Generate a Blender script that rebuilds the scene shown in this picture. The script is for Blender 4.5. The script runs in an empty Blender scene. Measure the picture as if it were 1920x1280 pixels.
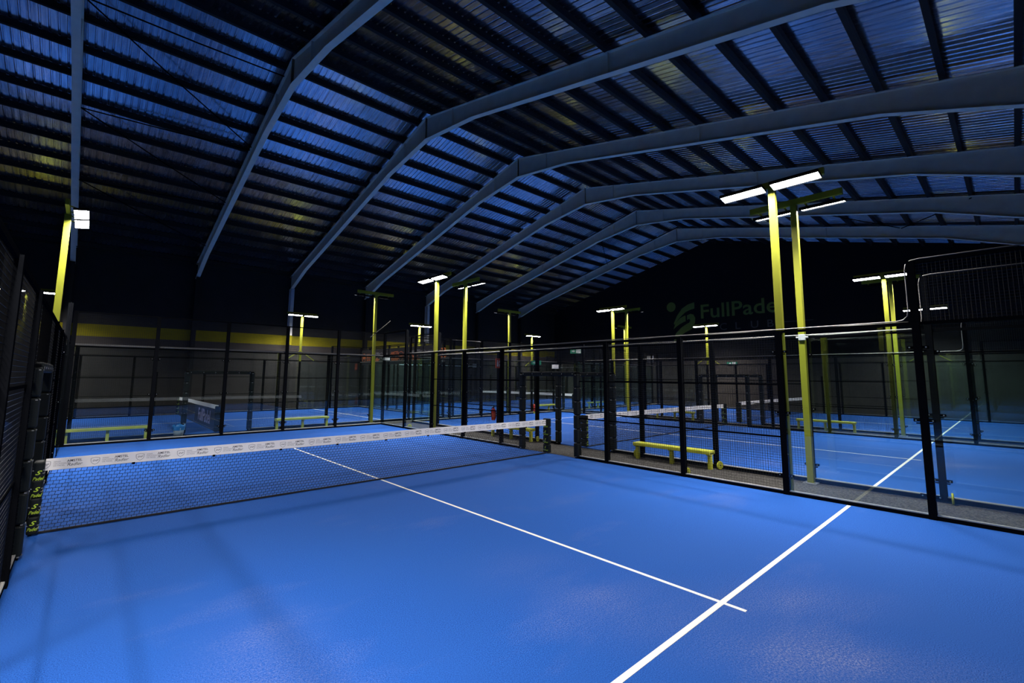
import bpy, bmesh, math, random
from mathutils import Vector, Matrix
random.seed(7)
C = bpy.context.scene.collection
SC = bpy.context.scene

# ------------------------------------------------------------------ camera, world, exposure
cam_d = bpy.data.cameras.new('camera')
cam_d.sensor_width = 36.0
cam_d.lens = 861.527 * 36.0 / 1920.0
cam_d.shift_x = -2.786 / 1920.0
cam_d.shift_y = -32.153 / 1920.0
cam_d.clip_start = 0.05
cam_d.clip_end = 300
cam = bpy.data.objects.new('camera', cam_d)
C.objects.link(cam)
Rt = Vector((0.7350115, -0.67802956, 0.00583278))
Up = Vector((-0.08024772, -0.07844357, 0.99368351))
Fw = Vector((0.67328924, 0.73083687, 0.11206725))
M = Matrix(((Rt.x, Up.x, -Fw.x, -4.61436), (Rt.y, Up.y, -Fw.y, -9.00749), (Rt.z, Up.z, -Fw.z, 2.12853), (0, 0, 0, 1)))
cam.matrix_world = M
SC.camera = cam

w = bpy.data.worlds.new('night')
SC.world = w
w.use_nodes = True
w.node_tree.nodes['Background'].inputs[0].default_value = (0.05, 0.08, 0.16, 1)
w.node_tree.nodes['Background'].inputs[1].default_value = 0.05

SC.view_settings.view_transform = 'Standard'
SC.view_settings.look = 'None'
SC.view_settings.gamma = 1.0
SC.view_settings.use_curve_mapping = False
SC.view_settings.exposure = 0.0
LED = 90.0                        # glow of the LED panels themselves
LAMP_W = 152.0                    # light thrown by one floodlight head
LAMP_SPREAD = 2.45
SC.cycles.transparent_max_bounces = 32
SC.cycles.max_bounces = 7
SC.cycles.diffuse_bounces = 3
SC.cycles.glossy_bounces = 4
SC.cycles.sample_clamp_indirect = 6.0
SC.cycles.caustics_reflective = False
SC.cycles.caustics_refractive = False

FZ = -0.02                        # carpet level; turf surface is z = 0

# ------------------------------------------------------------------ materials
def new_mat(name):
    m = bpy.data.materials.new(name)
    m.use_nodes = True
    return m, m.node_tree.nodes, m.node_tree.links, m.node_tree.nodes['Principled BSDF']

def mat(name, col, rough=0.6, metal=0.0, var=0.12, scale=9.0, bump=0.0, spec=0.25):
    m, n, l, p = new_mat(name)
    tc = n.new('ShaderNodeTexCoord')
    no = n.new('ShaderNodeTexNoise')
    no.inputs['Scale'].default_value = scale
    no.inputs['Detail'].default_value = 4
    l.new(tc.outputs['Object'], no.inputs['Vector'])
    mx = n.new('ShaderNodeMix')
    mx.data_type = 'RGBA'
    mx.inputs[6].default_value = tuple(c * (1 - var) for c in col) + (1,)
    mx.inputs[7].default_value = tuple(min(1, c * (1 + var)) for c in col) + (1,)
    l.new(no.outputs['Fac'], mx.inputs[0])
    l.new(mx.outputs[2], p.inputs['Base Color'])
    p.inputs['Roughness'].default_value = rough
    p.inputs['Metallic'].default_value = metal
    p.inputs['Specular IOR Level'].default_value = spec
    if bump:
        b = n.new('ShaderNodeBump')
        b.inputs['Strength'].default_value = bump
        b.inputs['Distance'].default_value = 0.01
        l.new(no.outputs['Fac'], b.inputs['Height'])
        l.new(b.outputs['Normal'], p.inputs['Normal'])
    return m

def mat_turf():
    m, n, l, p = new_mat('blue_turf')
    tc = n.new('ShaderNodeTexCoord')
    def noise(scale, detail=4, rough=0.6, stretch=None):
        t = n.new('ShaderNodeTexNoise')
        t.inputs['Scale'].default_value = scale
        t.inputs['Detail'].default_value = detail
        t.inputs['Roughness'].default_value = rough
        if stretch:
            mp = n.new('ShaderNodeMapping')
            mp.inputs['Scale'].default_value = stretch
            mp.inputs['Rotation'].default_value = (0, 0, 0.5)
            l.new(tc.outputs['Object'], mp.inputs['Vector'])
            l.new(mp.outputs['Vector'], t.inputs['Vector'])
        else:
            l.new(tc.outputs['Object'], t.inputs['Vector'])
        return t
    def ramp(src, a, b):
        r = n.new('ShaderNodeMapRange')
        r.inputs['From Min'].default_value = a
        r.inputs['From Max'].default_value = b
        l.new(src, r.inputs['Value'])
        return r.outputs['Result']
    def mix(f, a, b):
        x = n.new('ShaderNodeMix')
        x.data_type = 'RGBA'
        l.new(f, x.inputs[0])
        for k, v in ((6, a), (7, b)):
            if isinstance(v, tuple):
                x.inputs[k].default_value = v
            else:
                l.new(v, x.inputs[k])
        return x.outputs[2]
    def mul(a, b):
        x = n.new('ShaderNodeMath')
        x.operation = 'MULTIPLY'
        l.new(a, x.inputs[0])
        if isinstance(b, float):
            x.inputs[1].default_value = b
        else:
            l.new(b, x.inputs[1])
        return x.outputs[0]
    fine = noise(110, 3, 0.9)
    big = noise(0.7, 5, 0.6)
    sand = noise(0.42, 6, 0.62, (1.0, 2.2, 1.0))
    grain = noise(55, 4, 0.8)
    base = mix(ramp(fine.outputs['Fac'], 0.40, 0.60), (0.003, 0.031, 0.172, 1), (0.022, 0.124, 0.50, 1))
    base = mix(ramp(big.outputs['Fac'], 0.35, 0.75), base, (0.014, 0.078, 0.33, 1))
    def blot(cx, cy, sx, sy, rot):
        mp = n.new('ShaderNodeMapping')
        mp.vector_type = 'TEXTURE'
        mp.inputs['Location'].default_value = (cx, cy, 0)
        mp.inputs['Rotation'].default_value = (0, 0, rot)
        mp.inputs['Scale'].default_value = (sx, sy, 50)
        l.new(tc.outputs['Object'], mp.inputs['Vector'])
        g = n.new('ShaderNodeTexGradient')
        g.gradient_type = 'QUADRATIC_SPHERE'
        l.new(mp.outputs['Vector'], g.inputs['Vector'])
        return g.outputs['Fac']
    def add(a, b):
        x = n.new('ShaderNodeMath')
        x.operation = 'ADD'
        x.use_clamp = True
        l.new(a, x.inputs[0])
        l.new(b, x.inputs[1])
        return x.outputs[0]
    worn = add(add(blot(-0.75, -6.05, 1.1, 2.3, 0.15), blot(0.5, -7.3, 0.8, 1.6, 0.9)), add(blot(-0.2, -8.0, 0.7, 1.8, 0.6), blot(-3.7, -5.6, 0.9, 2.2, -0.3)))
    worn = mul(worn, ramp(sand.outputs['Fac'], 0.30, 0.62))
    f = add(mul(mul(ramp(sand.outputs['Fac'], 0.56, 0.80), ramp(grain.outputs['Fac'], 0.44, 0.70)), 0.35), mul(mul(worn, ramp(grain.outputs['Fac'], 0.44, 0.70)), 0.62))
    col = mix(f, base, (0.36, 0.34, 0.44, 1))
    l.new(col, p.inputs['Base Color'])
    p.inputs['Roughness'].default_value = 0.9
    p.inputs['Specular IOR Level'].default_value = 0.15
    b = n.new('ShaderNodeBump')
    b.inputs['Strength'].default_value = 0.12
    b.inputs['Distance'].default_value = 0.004
    l.new(fine.outputs['Fac'], b.inputs['Height'])
    l.new(b.outputs['Normal'], p.inputs['Normal'])
    return m

def mat_carpet():
    m, n, l, p = new_mat('grey_carpet')
    tc = n.new('ShaderNodeTexCoord')
    no = n.new('ShaderNodeTexNoise')
    no.inputs['Scale'].default_value = 32
    no.inputs['Detail'].default_value = 5
    no.inputs['Roughness'].default_value = 0.75
    l.new(tc.outputs['Object'], no.inputs['Vector'])
    r = n.new('ShaderNodeValToRGB')
    r.color_ramp.elements[0].position = 0.38
    r.color_ramp.elements[0].color = (0.012, 0.012, 0.013, 1)
    r.color_ramp.elements[1].position = 0.64
    r.color_ramp.elements[1].color = (0.085, 0.081, 0.077, 1)
    l.new(no.outputs['Fac'], r.inputs['Fac'])
    l.new(r.outputs['Color'], p.inputs['Base Color'])
    p.inputs['Roughness'].default_value = 0.95
    p.inputs['Specular IOR Level'].default_value = 0.1
    return m

def mat_wall(name, stops):
    """painted bands by height: stops = [(z, colour), ...] the colour holds above z"""
    m, n, l, p = new_mat(name)
    geo = n.new('ShaderNodeNewGeometry')
    sep = n.new('ShaderNodeSeparateXYZ')
    l.new(geo.outputs['Position'], sep.inputs[0])
    no = n.new('ShaderNodeTexNoise')
    no.inputs['Scale'].default_value = 1.6
    no.inputs['Detail'].default_value = 6
    l.new(geo.outputs['Position'], no.inputs['Vector'])
    cur = None
    for z, c in stops:
        x = n.new('ShaderNodeMix')
        x.data_type = 'RGBA'
        g = n.new('ShaderNodeMath')
        g.operation = 'GREATER_THAN'
        l.new(sep.outputs['Z'], g.inputs[0])
        g.inputs[1].default_value = z
        l.new(g.outputs[0], x.inputs[0])
        if cur is None:
            x.inputs[6].default_value = c + (1,)
        else:
            l.new(cur, x.inputs[6])
        x.inputs[7].default_value = c + (1,)
        cur = x.outputs[2]
    v = n.new('ShaderNodeMapRange')
    v.inputs['To Min'].default_value = 0.72
    v.inputs['To Max'].default_value = 1.28
    l.new(no.outputs['Fac'], v.inputs['Value'])
    mm = n.new('ShaderNodeVectorMath')
    mm.operation = 'SCALE'
    l.new(cur, mm.inputs[0])
    l.new(v.outputs['Result'], mm.inputs['Scale'])
    l.new(mm.outputs['Vector'], p.inputs['Base Color'])
    p.inputs['Roughness'].default_value = 0.8
    p.inputs['Specular IOR Level'].default_value = 0.2
    return m

def mat_glass():
    m = bpy.data.materials.new('clear_glass')
    m.use_nodes = True
    n, l = m.node_tree.nodes, m.node_tree.links
    n.clear()
    out = n.new('ShaderNodeOutputMaterial')
    mix = n.new('ShaderNodeMixShader')
    tr = n.new('ShaderNodeBsdfTransparent')
    tr.inputs[0].default_value = (0.895, 0.95, 0.95, 1)
    gl = n.new('ShaderNodeBsdfGlossy')
    gl.inputs['Color'].default_value = (0.92, 1.0, 0.96, 1)
    gl.inputs['Roughness'].default_value = 0.012
    geo = n.new('ShaderNodeNewGeometry')
    dot = n.new('ShaderNodeVectorMath')
    dot.operation = 'DOT_PRODUCT'
    l.new(geo.outputs['Normal'], dot.inputs[0])
    l.new(geo.outputs['Incoming'], dot.inputs[1])
    def math_(op, a, b=None):
        x = n.new('ShaderNodeMath')
        x.operation = op
        for k, v in enumerate((a, b)):
            if v is None:
                continue
            if isinstance(v, (int, float)):
                x.inputs[k].default_value = v
            else:
                l.new(v, x.inputs[k])
        return x.outputs[0]
    c = math_('ABSOLUTE', dot.outputs['Value'])
    f = math_('POWER', math_('SUBTRACT', 1.0, c), 5.0)
    f = math_('ADD', math_('MULTIPLY', f, 0.95), 0.045)
    l.new(f, mix.inputs[0])
    l.new(tr.outputs[0], mix.inputs[1])
    l.new(gl.outputs[0], mix.inputs[2])
    l.new(mix.outputs[0], out.inputs[0])
    return m

def mat_emit(name, col, s):
    m = bpy.data.materials.new(name)
    m.use_nodes = True
    n, l = m.node_tree.nodes, m.node_tree.links
    n.clear()
    out = n.new('ShaderNodeOutputMaterial')
    e = n.new('ShaderNodeEmission')
    e.inputs[0].default_value = col + (1,)
    e.inputs[1].default_value = s
    l.new(e.outputs[0], out.inputs[0])
    return m

BLK = mat('black_steel', (0.0045, 0.005, 0.0065), 0.7, 0.0, 0.2, 6, 0, 0.0)
WIRE = mat('black_mesh_wire', (0.005, 0.005, 0.0055), 0.32, 0.0, 0.1, 20, 0, 0.4)
TUBE = mat('galvanised_tube', (0.26, 0.25, 0.24), 0.5, 0.3, 0.15, 6)
YEL = mat('yellow_green_paint', (0.25, 0.265, 0.022), 0.45, 0, 0.06, 5)
BENCH = mat('bench_yellow_paint', (0.40, 0.42, 0.04), 0.5, 0, 0.10, 7)
FRAME = mat('grey_frame_paint', (0.90, 0.79, 0.64), 0.6, 0.0, 0.14, 3)
PURL = mat('dark_purlin_steel', (0.016, 0.015, 0.016), 0.6, 0.0, 0.2, 4)
def mat_sheet():
    m, n, l, p = new_mat('galvanised_sheet')
    tc = n.new('ShaderNodeTexCoord')
    def nz(sc, detail):
        mp = n.new('ShaderNodeMapping')
        mp.inputs['Scale'].default_value = sc
        l.new(tc.outputs['Object'], mp.inputs['Vector'])
        t = n.new('ShaderNodeTexNoise')
        t.inputs['Scale'].default_value = 1.0
        t.inputs['Detail'].default_value = detail
        l.new(mp.outputs['Vector'], t.inputs['Vector'])
        return t.outputs['Fac']
    streak, wave, dull = nz((24, 0.9, 1), 3), nz((7, 2.2, 1), 2), nz((2.5, 0.5, 1), 4)
    r = n.new('ShaderNodeValToRGB')
    r.color_ramp.elements[0].position = 0.32
    r.color_ramp.elements[0].color = (0.40, 0.44, 0.52, 1)
    r.color_ramp.elements[1].position = 0.66
    r.color_ramp.elements[1].color = (0.84, 0.88, 0.96, 1)
    l.new(streak, r.inputs['Fac'])
    l.new(r.outputs['Color'], p.inputs['Base Color'])
    p.inputs['Metallic'].default_value = 1.0
    mr = n.new('ShaderNodeMapRange')
    mr.inputs['To Min'].default_value = 0.10
    mr.inputs['To Max'].default_value = 0.30
    l.new(dull, mr.inputs['Value'])
    l.new(mr.outputs['Result'], p.inputs['Roughness'])
    b = n.new('ShaderNodeBump')
    b.inputs['Strength'].default_value = 0.55
    b.inputs['Distance'].default_value = 0.012
    l.new(wave, b.inputs['Height'])
    l.new(b.outputs['Normal'], p.inputs['Normal'])
    return m
SHEET = mat_sheet()
RAILG = mat('grey_top_rail', (0.075, 0.076, 0.075), 0.5, 0, 0.15, 5, 0, 0.3)
GLASS = mat_glass()
TURF = mat_turf()
CARPET = mat_carpet()
WHITE = mat('white_line_paint', (0.80, 0.78, 0.75), 0.8, 0, 0.06, 30)
BAND = mat('white_band_fabric', (0.93, 0.90, 0.89), 0.7, 0, 0.04, 12)
INK = mat('black_ink', (0.05, 0.05, 0.055), 0.7)
GREYINK = mat('grey_ink', (0.38, 0.36, 0.36), 0.7)
ORANGE = mat('orange_ink', (0.62, 0.15, 0.04), 0.7)
SILVINK = mat('pale_grey_ink', (0.20, 0.20, 0.21), 0.7)
NETC = mat('black_net_cord', (0.012, 0.012, 0.016), 0.7)
PAD = mat('black_vinyl_padding', (0.009, 0.012, 0.013), 0.55, 0, 0.25, 8, 0.15, 0.12)
PADG = mat('green_print', (0.42, 0.58, 0.05), 0.6)
BOLT = mat('zinc_bolt', (0.35, 0.35, 0.34), 0.4, 0.7)
LOGO = mat('olive_wall_paint', (0.17, 0.23, 0.05), 0.8, 0, 0.1, 2)
LOGOG = mat('dull_grey_wall_paint', (0.09, 0.093, 0.095), 0.8, 0, 0.1, 2)
RED = mat('red_enamel', (0.26, 0.018, 0.014), 0.3)
REDS = mat('red_sign_plastic', (0.36, 0.06, 0.035), 0.5)
GRNS = mat('green_sign_plastic', (0.02, 0.20, 0.12), 0.5)
WHT = mat('white_plastic', (0.55, 0.56, 0.58), 0.5)
BINM = mat('grey_translucent_plastic', (0.36, 0.40, 0.44), 0.4)
BLUEBAG = mat('blue_plastic_bag', (0.02, 0.15, 0.42), 0.4, 0, 0.2, 12, 0.4)
NAVY = mat('navy_banner', (0.010, 0.016, 0.040), 0.7)
LILAC = mat('lilac_print', (0.36, 0.34, 0.56), 0.7)
DARKBAN = mat('black_banner', (0.010, 0.009, 0.011), 0.7)
KERB = mat('pale_edge_strip', (0.42, 0.41, 0.40), 0.8)
WALLL = mat_wall('left_wall_paint', [(-9, (0.052, 0.046, 0.043)), (4.05, (0.215, 0.188, 0.003)), (4.67, (0.024, 0.024, 0.025))])
WALLG = mat_wall('gable_wall_paint', [(-9, (0.066, 0.058, 0.052)), (3.65, (0.008, 0.008, 0.010))])
COLD = mat('column_paint_unlit', (0.012, 0.012, 0.014), 0.7)  # columns away from the floodlights, their shade put into the colour
COLM = mat_wall('column_paint_lamplit', [(-9, (0.03, 0.028, 0.026)), (4.05, (0.215, 0.188, 0.003)), (4.67, (0.70, 0.69, 0.70))])  # columns beside floodlights: lamplight painted as white above the stripe
LEDM = mat_emit('led_light', (1.0, 0.955, 0.90), LED)

# ------------------------------------------------------------------ mesh helpers
class MB:
    def __init__(s):
        s.v, s.f = [], []
    def add(s, verts, faces, mtx=None):
        o = len(s.v)
        s.v += [tuple(mtx @ Vector(p)) if mtx else tuple(p) for p in verts]
        s.f += [tuple(i + o for i in f) for f in faces]
        return s
    def box(s, c, d, mtx=None):
        x, y, z = (k / 2 for k in d)
        v = [(c[0] + a * x, c[1] + b * y, c[2] + e * z) for a in (-1, 1) for b in (-1, 1) for e in (-1, 1)]
        return s.add(v, [(0, 1, 3, 2), (4, 6, 7, 5), (0, 4, 5, 1), (2, 3, 7, 6), (0, 2, 6, 4), (1, 5, 7, 3)], mtx)
    def bar(s, a, b, wd, ht):
        """square bar from a to b"""
        a, b = Vector(a), Vector(b)
        d = (b - a).normalized()
        up = Vector((0, 0, 1)) if abs(d.z) < 0.95 else Vector((1, 0, 0))
        r = d.cross(up).normalized()
        u = r.cross(d)
        v = [p + r * i * wd / 2 + u * j * ht / 2 for p in (a, b) for i, j in ((-1, -1), (1, -1), (1, 1), (-1, 1))]
        return s.add(v, [(0, 1, 2, 3), (7, 6, 5, 4), (0, 4, 5, 1), (1, 5, 6, 2), (2, 6, 7, 3), (3, 7, 4, 0)])
    def wire(s, a, b, r):
        """open three-sided wire"""
        a, b = Vector(a), Vector(b)
        d = (b - a).normalized()
        up = Vector((0, 0, 1)) if abs(d.z) < 0.95 else Vector((1, 0, 0))
        x = d.cross(up).normalized()
        y = x.cross(d)
        v = [p + x * r * math.cos(t) + y * r * math.sin(t) for p in (a, b) for t in (0.5, 2.594, 4.689)]
        return s.add(v, [(0, 1, 4, 3), (1, 2, 5, 4), (2, 0, 3, 5)])
    def tube(s, pts, r, n=8):
        pts = [Vector(p) for p in pts]
        rings = []
        for i, p in enumerate(pts):
            d = (pts[min(i + 1, len(pts) - 1)] - pts[max(i - 1, 0)]).normalized()
            up = Vector((0, 0, 1)) if abs(d.z) < 0.9 else Vector((1, 0, 0))
            x = d.cross(up).normalized()
            y = x.cross(d)
            rings.append([p + (x * math.cos(k * 2 * math.pi / n) + y * math.sin(k * 2 * math.pi / n)) * r for k in range(n)])
        v = [q for g in rings for q in g]
        f = [(i * n + k, i * n + (k + 1) % n, (i + 1) * n + (k + 1) % n, (i + 1) * n + k) for i in range(len(rings) - 1) for k in range(n)]
        f += [tuple(range(n))[::-1], tuple((len(rings) - 1) * n + k for k in range(n))]
        return s.add(v, f)
    def lathe(s, prof, n=20, mtx=None):
        v = [(r * math.cos(k * 2 * math.pi / n), r * math.sin(k * 2 * math.pi / n), z) for r, z in prof for k in range(n)]
        f = [(i * n + k, i * n + (k + 1) % n, (i + 1) * n + (k + 1) % n, (i + 1) * n + k) for i in range(len(prof) - 1) for k in range(n)]
        f += [tuple(range(n))[::-1], tuple((len(prof) - 1) * n + k for k in range(n))]
        return s.add(v, f, mtx)
    def prism(s, poly, axis, a, b):
        """poly in the plane across axis ('x': (y,z); 'y': (x,z); 'z': (x,y))"""
        def P(t, q):
            return {'x': (t, q[0], q[1]), 'y': (q[0], t, q[1]), 'z': (q[0], q[1], t)}[axis]
        n = len(poly)
        v = [P(a, q) for q in poly] + [P(b, q) for q in poly]
        f = [tuple(range(n))[::-1], tuple(range(n, 2 * n))] + [(i, (i + 1) % n, n + (i + 1) % n, n + i) for i in range(n)]
        return s.add(v, f)
    def mesh(s, name, m, bevel=0.0, smooth=False):
        me = bpy.data.meshes.new(name)
        me.from_pydata(s.v, [], s.f)
        bm = bmesh.new()
        bm.from_mesh(me)
        bmesh.ops.recalc_face_normals(bm, faces=bm.faces)
        if bevel:
            bmesh.ops.bevel(bm, geom=list(bm.edges), offset=bevel, segments=2, affect='EDGES', profile=0.5)
        bm.to_mesh(me)
        bm.free()
        if smooth:
            for p in me.polygons:
                p.use_smooth = True
        me.materials.append(m)
        return me

def put(name, me, parent=None, loc=(0, 0, 0), rot=(0, 0, 0), label=None, cat=None, group=None, kind=None):
    o = bpy.data.objects.new(name, me)
    C.objects.link(o)
    o.parent = parent
    o.location = loc
    o.rotation_euler = rot
    for k, v in (('label', label), ('category', cat), ('group', group), ('kind', kind)):
        if v:
            o[k] = v
    return o

def thing(name, label, cat, loc=(0, 0, 0), rz=0.0, group=None):
    return put(name, None, None, loc, (0, 0, rz), label, cat, group)

_txt = {}
def text_geo(s, size=1.0, align='LEFT', shear=0.0, bold=0.0):
    key = (s, align, shear, bold)
    if key not in _txt:
        cu = bpy.data.curves.new('lettering', 'FONT')
        cu.body = s
        cu.size = 1.0
        cu.align_x = align
        cu.shear = shear
        cu.offset = bold
        cu.resolution_u = 3
        o = bpy.data.objects.new('lettering', cu)
        C.objects.link(o)
        dg = bpy.context.evaluated_depsgraph_get()
        me = o.evaluated_get(dg).to_mesh()
        _txt[key] = ([tuple(v.co) for v in me.vertices], [tuple(p.vertices) for p in me.polygons])
        o.evaluated_get(dg).to_mesh_clear()
        bpy.data.objects.remove(o)
        bpy.data.curves.remove(cu)
    v, f = _txt[key]
    return [(p[0] * size, p[1] * size, 0) for p in v], f

def facing(origin, xdir, zdir=(0, 0, 1)):
    """matrix that lays XY lettering on a wall: X along xdir, Y along zdir"""
    x, y = Vector(xdir).normalized(), Vector(zdir).normalized()
    z = x.cross(y)
    return Matrix(((x.x, y.x, z.x, origin[0]), (x.y, y.y, z.y, origin[1]), (x.z, y.z, z.z, origin[2]), (0, 0, 0, 1)))

def ring(outer, inner):
    """flat outline between two matching polylines (closed)"""
    n = len(outer)
    return [(p[0], p[1], 0) for p in outer] + [(p[0], p[1], 0) for p in inner], [(i, (i + 1) % n, n + (i + 1) % n, n + i) for i in range(n)]

def shield(h, t):
    """outline of a shield, height h, line t"""
    def pts(k):
        w_, b = 0.46 * k, -0.5 * k
        q = [(-w_, 0.36 * k), (0, 0.46 * k), (w_, 0.36 * k), (w_, 0.0), (w_ * 0.85, -0.2 * k), (w_ * 0.45, -0.4 * k), (0, b), (-w_ * 0.45, -0.4 * k), (-w_ * 0.85, -0.2 * k), (-w_, 0.0)]
        return q
    return ring(pts(h), pts(h - t))

# ------------------------------------------------------------------ building shell
XW, XE, YS, YN = -17.3, 30.7, -11.4, 23.0
RY, RZ = 6.55, 12.86              # ridge of the roof sheet
SL, SR = 0.25, 0.2275             # left and right slope
def zr(y):                        # underside line of the sheet
    return RZ - (SL if y > RY else SR) * abs(y - RY)

b = MB().box(((XW + XE) / 2, (YS + YN) / 2, FZ - 0.1), (XE - XW + 0.4, YN - YS + 0.4, 0.2))
put('floor', b.mesh('floor', CARPET), label='dark grey speckled carpet between the courts', cat='floor', kind='structure')
b = MB().box(((XW + XE) / 2, YN + 0.1, zr(YN) / 2), (XE - XW + 0.4, 0.2, zr(YN)))
put('wall_north', b.mesh('wall', WALLL), label='dark eaves wall with a yellow stripe', cat='wall', kind='structure')
b = MB().box(((XW + XE) / 2, YS - 0.1, zr(YS) / 2), (XE - XW + 0.4, 0.2, zr(YS)))
put('wall_south', b.mesh('wall', WALLG), label='dark eaves wall behind the camera', cat='wall', kind='structure')
gab = [(YS, FZ), (YN, FZ), (YN, zr(YN)), (RY, RZ), (YS, zr(YS))]
put('wall_east', MB().prism(gab, 'x', XE, XE + 0.2).mesh('wall', WALLG), label='black gable wall with the club logo', cat='wall', kind='structure')
put('wall_west', MB().prism(gab, 'x', XW - 0.2, XW).mesh('wall', WALLG), label='dark gable wall on the left', cat='wall', kind='structure')

# corrugated roof sheet: ribs run down the slope
b = MB()
PITCH, x = 0.20, XW - 0.3
prof = []
while x < XE + 0.3:
    prof += [(x, 0.0), (x + 0.142, 0.0), (x + 0.158, 0.026), (x + 0.184, 0.026)]
    x += PITCH
ys = [YN + 0.3, RY, YS - 0.3]
for yi in ys:
    b.v += [(px, yi, zr(yi) + pz) for px, pz in prof]
n = len(prof)
b.f = [(i, i + 1, n + i + 1, n + i) for i in range(n - 1)] + [(n + i, n + i + 1, 2 * n + i + 1, 2 * n + i) for i in range(n - 1)]
me = b.mesh('ceiling', SHEET)
ceil = put('ceiling', me, label='ribbed metal roof sheeting reflecting the blue courts', cat='ceiling', kind='structure')
sol = ceil.modifiers.new('thickness', 'SOLIDIFY')
sol.thickness = 0.004
sol.offset = 1

# purlins
ORD = ['first', 'second', 'third', 'fourth', 'fifth', 'sixth', 'seventh', 'eighth', 'ninth', 'tenth', 'eleventh', 'twelfth', 'thirteenth', 'fourteenth', 'fifteenth', 'sixteenth']
pm = MB()
pm.box(((XW + XE) / 2, 0, -0.1), (XE - XW, 0.065, 0.2))
pm.box(((XW + XE) / 2, 0.03, -0.19), (XE - XW, 0.10, 0.012))
pmesh = pm.mesh('purlin', PURL)
for side, nm in ((1, 'left'), (-1, 'right')):
    k = 0
    y = RY + side * 0.56
    while YS + 0.3 < y < YN - 0.2:
        put('purlin', pmesh, None, (0, y, zr(y) - 0.005), (0, 0, 0), f'dark steel purlin under the {nm} roof slope, {ORD[k]} down from the ridge', 'purlin', f'purlins under the {nm} roof slope')
        k += 1
        y += side * 1.2

# portal frames
def frame_poly(y0, y1, apex, eave_len, eave_dep):
    """side outline of one rafter from the ridge (y0) to the eaves (y1)"""
    sgn = 1 if y1 > y0 else -1
    top = [(y0, zr(y0) - 0.21), (y1, zr(y1) - 0.21)]
    dep = 0.60
    yh = y0 + sgn * 3.1
    ye = y1 - sgn * eave_len
    bot = [(y1, zr(y1) - 0.21 - dep - eave_dep), (ye, zr(ye) - 0.21 - dep), (yh, zr(yh) - 0.21 - dep), (y0, zr(y0) - 0.21 - dep - apex)]
    return top, bot
def rafter(y0, y1, apex, el, ed):
    top, bot = frame_poly(y0, y1, apex, el, ed)
    m = MB().prism(top + bot, 'x', -0.008, 0.008)
    fw = 0.10
    for line in (top, bot):
        for p, q in zip(line[:-1], line[1:]):
            d = Vector((0, q[0] - p[0], q[1] - p[1]))
            v = [(sx, p_[0], p_[1] + dz) for p_ in (p, q) for sx in (-fw, fw) for dz in (-0.009, 0.009)]
            m.add(v, [(0, 1, 3, 2), (4, 6, 7, 5), (0, 4, 5, 1), (2, 3, 7, 6), (0, 2, 6, 4), (1, 5, 7, 3)])
    for t in (0.0, 0.105, 0.5):
        yy = y0 + (y1 - y0) * t
        zt = zr(yy) - 0.21
        zb = zt - 0.6 - (apex * (1 - abs(yy - y0) / 3.1) if abs(yy - y0) < 3.1 else 0)
        m.box((0, yy, (zt + zb) / 2), (0.18, 0.014, zt - zb))
    return m.mesh('rafter', FRAME)
def column(y, ztop, cm):
    m = MB()
    m.box((0, y, ztop / 2), (0.012, 0.40, ztop))
    for s in (-1, 1):
        m.box((0, y + s * 0.2, ztop / 2), (0.2, 0.014, ztop))
    m.box((0, y, 0.01), (0.3, 0.5, 0.03))
    return m.mesh('column', cm)
RL, RR = rafter(RY, YN - 0.02, 0.33, 2.6, 0.28), rafter(RY, YS + 0.02, 0.33, 4.2, 0.5)
CL, CR = column(YN - 0.23, zr(YN) - 1.02, COLD), column(YS + 0.25, zr(YS) - 1.1, COLD)
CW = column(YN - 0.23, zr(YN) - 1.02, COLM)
FX = [-10.67, -5.6, -0.33, 4.84, 10.01, 15.18, 20.35, 25.52]
FNAME = ['left of the pole with two glaring lamps', 'crossing behind the far-left lamp pole', 'whose ridge knee shows highest, near the top edge', 'with its knee second from the top edge',
         'with its ridge knee at the middle of the roof', 'whose right rafter passes behind the brightest lamp', 'second from the black gable wall', 'nearest the black gable wall']
for i, (fx, nm) in enumerate(zip(FX, FNAME)):
    t = thing('portal_frame', f'pale grey steel roof frame {nm}', 'roof frame', (fx, 0, 0), 0, 'grey steel portal frames')
    put('rafter', RL, t)
    put('rafter', RR, t)
    put('column', CW if i in (3, 5) else CL, t)  # frames next to far-wall floodlights take the lamplit column colour
    put('column', CR, t)

# eaves beam along the left wall
m = MB().box(((XW + XE) / 2, YN - 0.12, zr(YN) - 0.12), (XE - XW, 0.14, 0.16))
put('eaves_beam', m.mesh('beam', PURL), label='dark eaves beam running along the top of the striped wall', cat='beam')

# brace rods
def rod(x0, y0, x1, y1, label, g, drop=0.30):
    m = MB().tube([(x0 + 0.1, y0, zr(y0) - drop), ((x0 + x1) / 2, (y0 + y1) / 2, zr((y0 + y1) / 2) - drop - 0.03), (x1 - 0.1, y1, zr(y1) - drop)], 0.022, 6)
    put('brace_rod', m.mesh('rod', BLK), label=label, cat='brace', group=g)
g = 'roof bracing rods'
rod(-5.6, 7.4, -0.33, 7.3, 'straight brace rod close to the ridge between the two frames at left', g)
rod(-5.6, 7.4, -0.33, 11.4, 'slanting brace rod, uppermost of those between the two frames at left', g)
rod(-5.6, 12.0, -0.33, 11.6, 'level brace rod half way down the roof between the two frames at left', g)
rod(-5.6, 12.0, -0.33, 15.8, 'slanting brace rod half way down between the two frames at left', g)
rod(-5.6, 16.5, -0.33, 16.0, 'level brace rod low on the roof above the glaring twin lamps', g)
rod(-5.6, 16.5, -0.33, 20.4, 'slanting brace rod low on the roof beside the glaring twin lamps', g)
rod(20.35, -2.0, 25.52, -5.6, 'brace rod near the gable, behind the brightest lamp pole', g)
rod(25.52, -5.6, 20.35, -8.4, 'brace rod near the gable, right of the brightest lamp pole', g)
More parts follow.
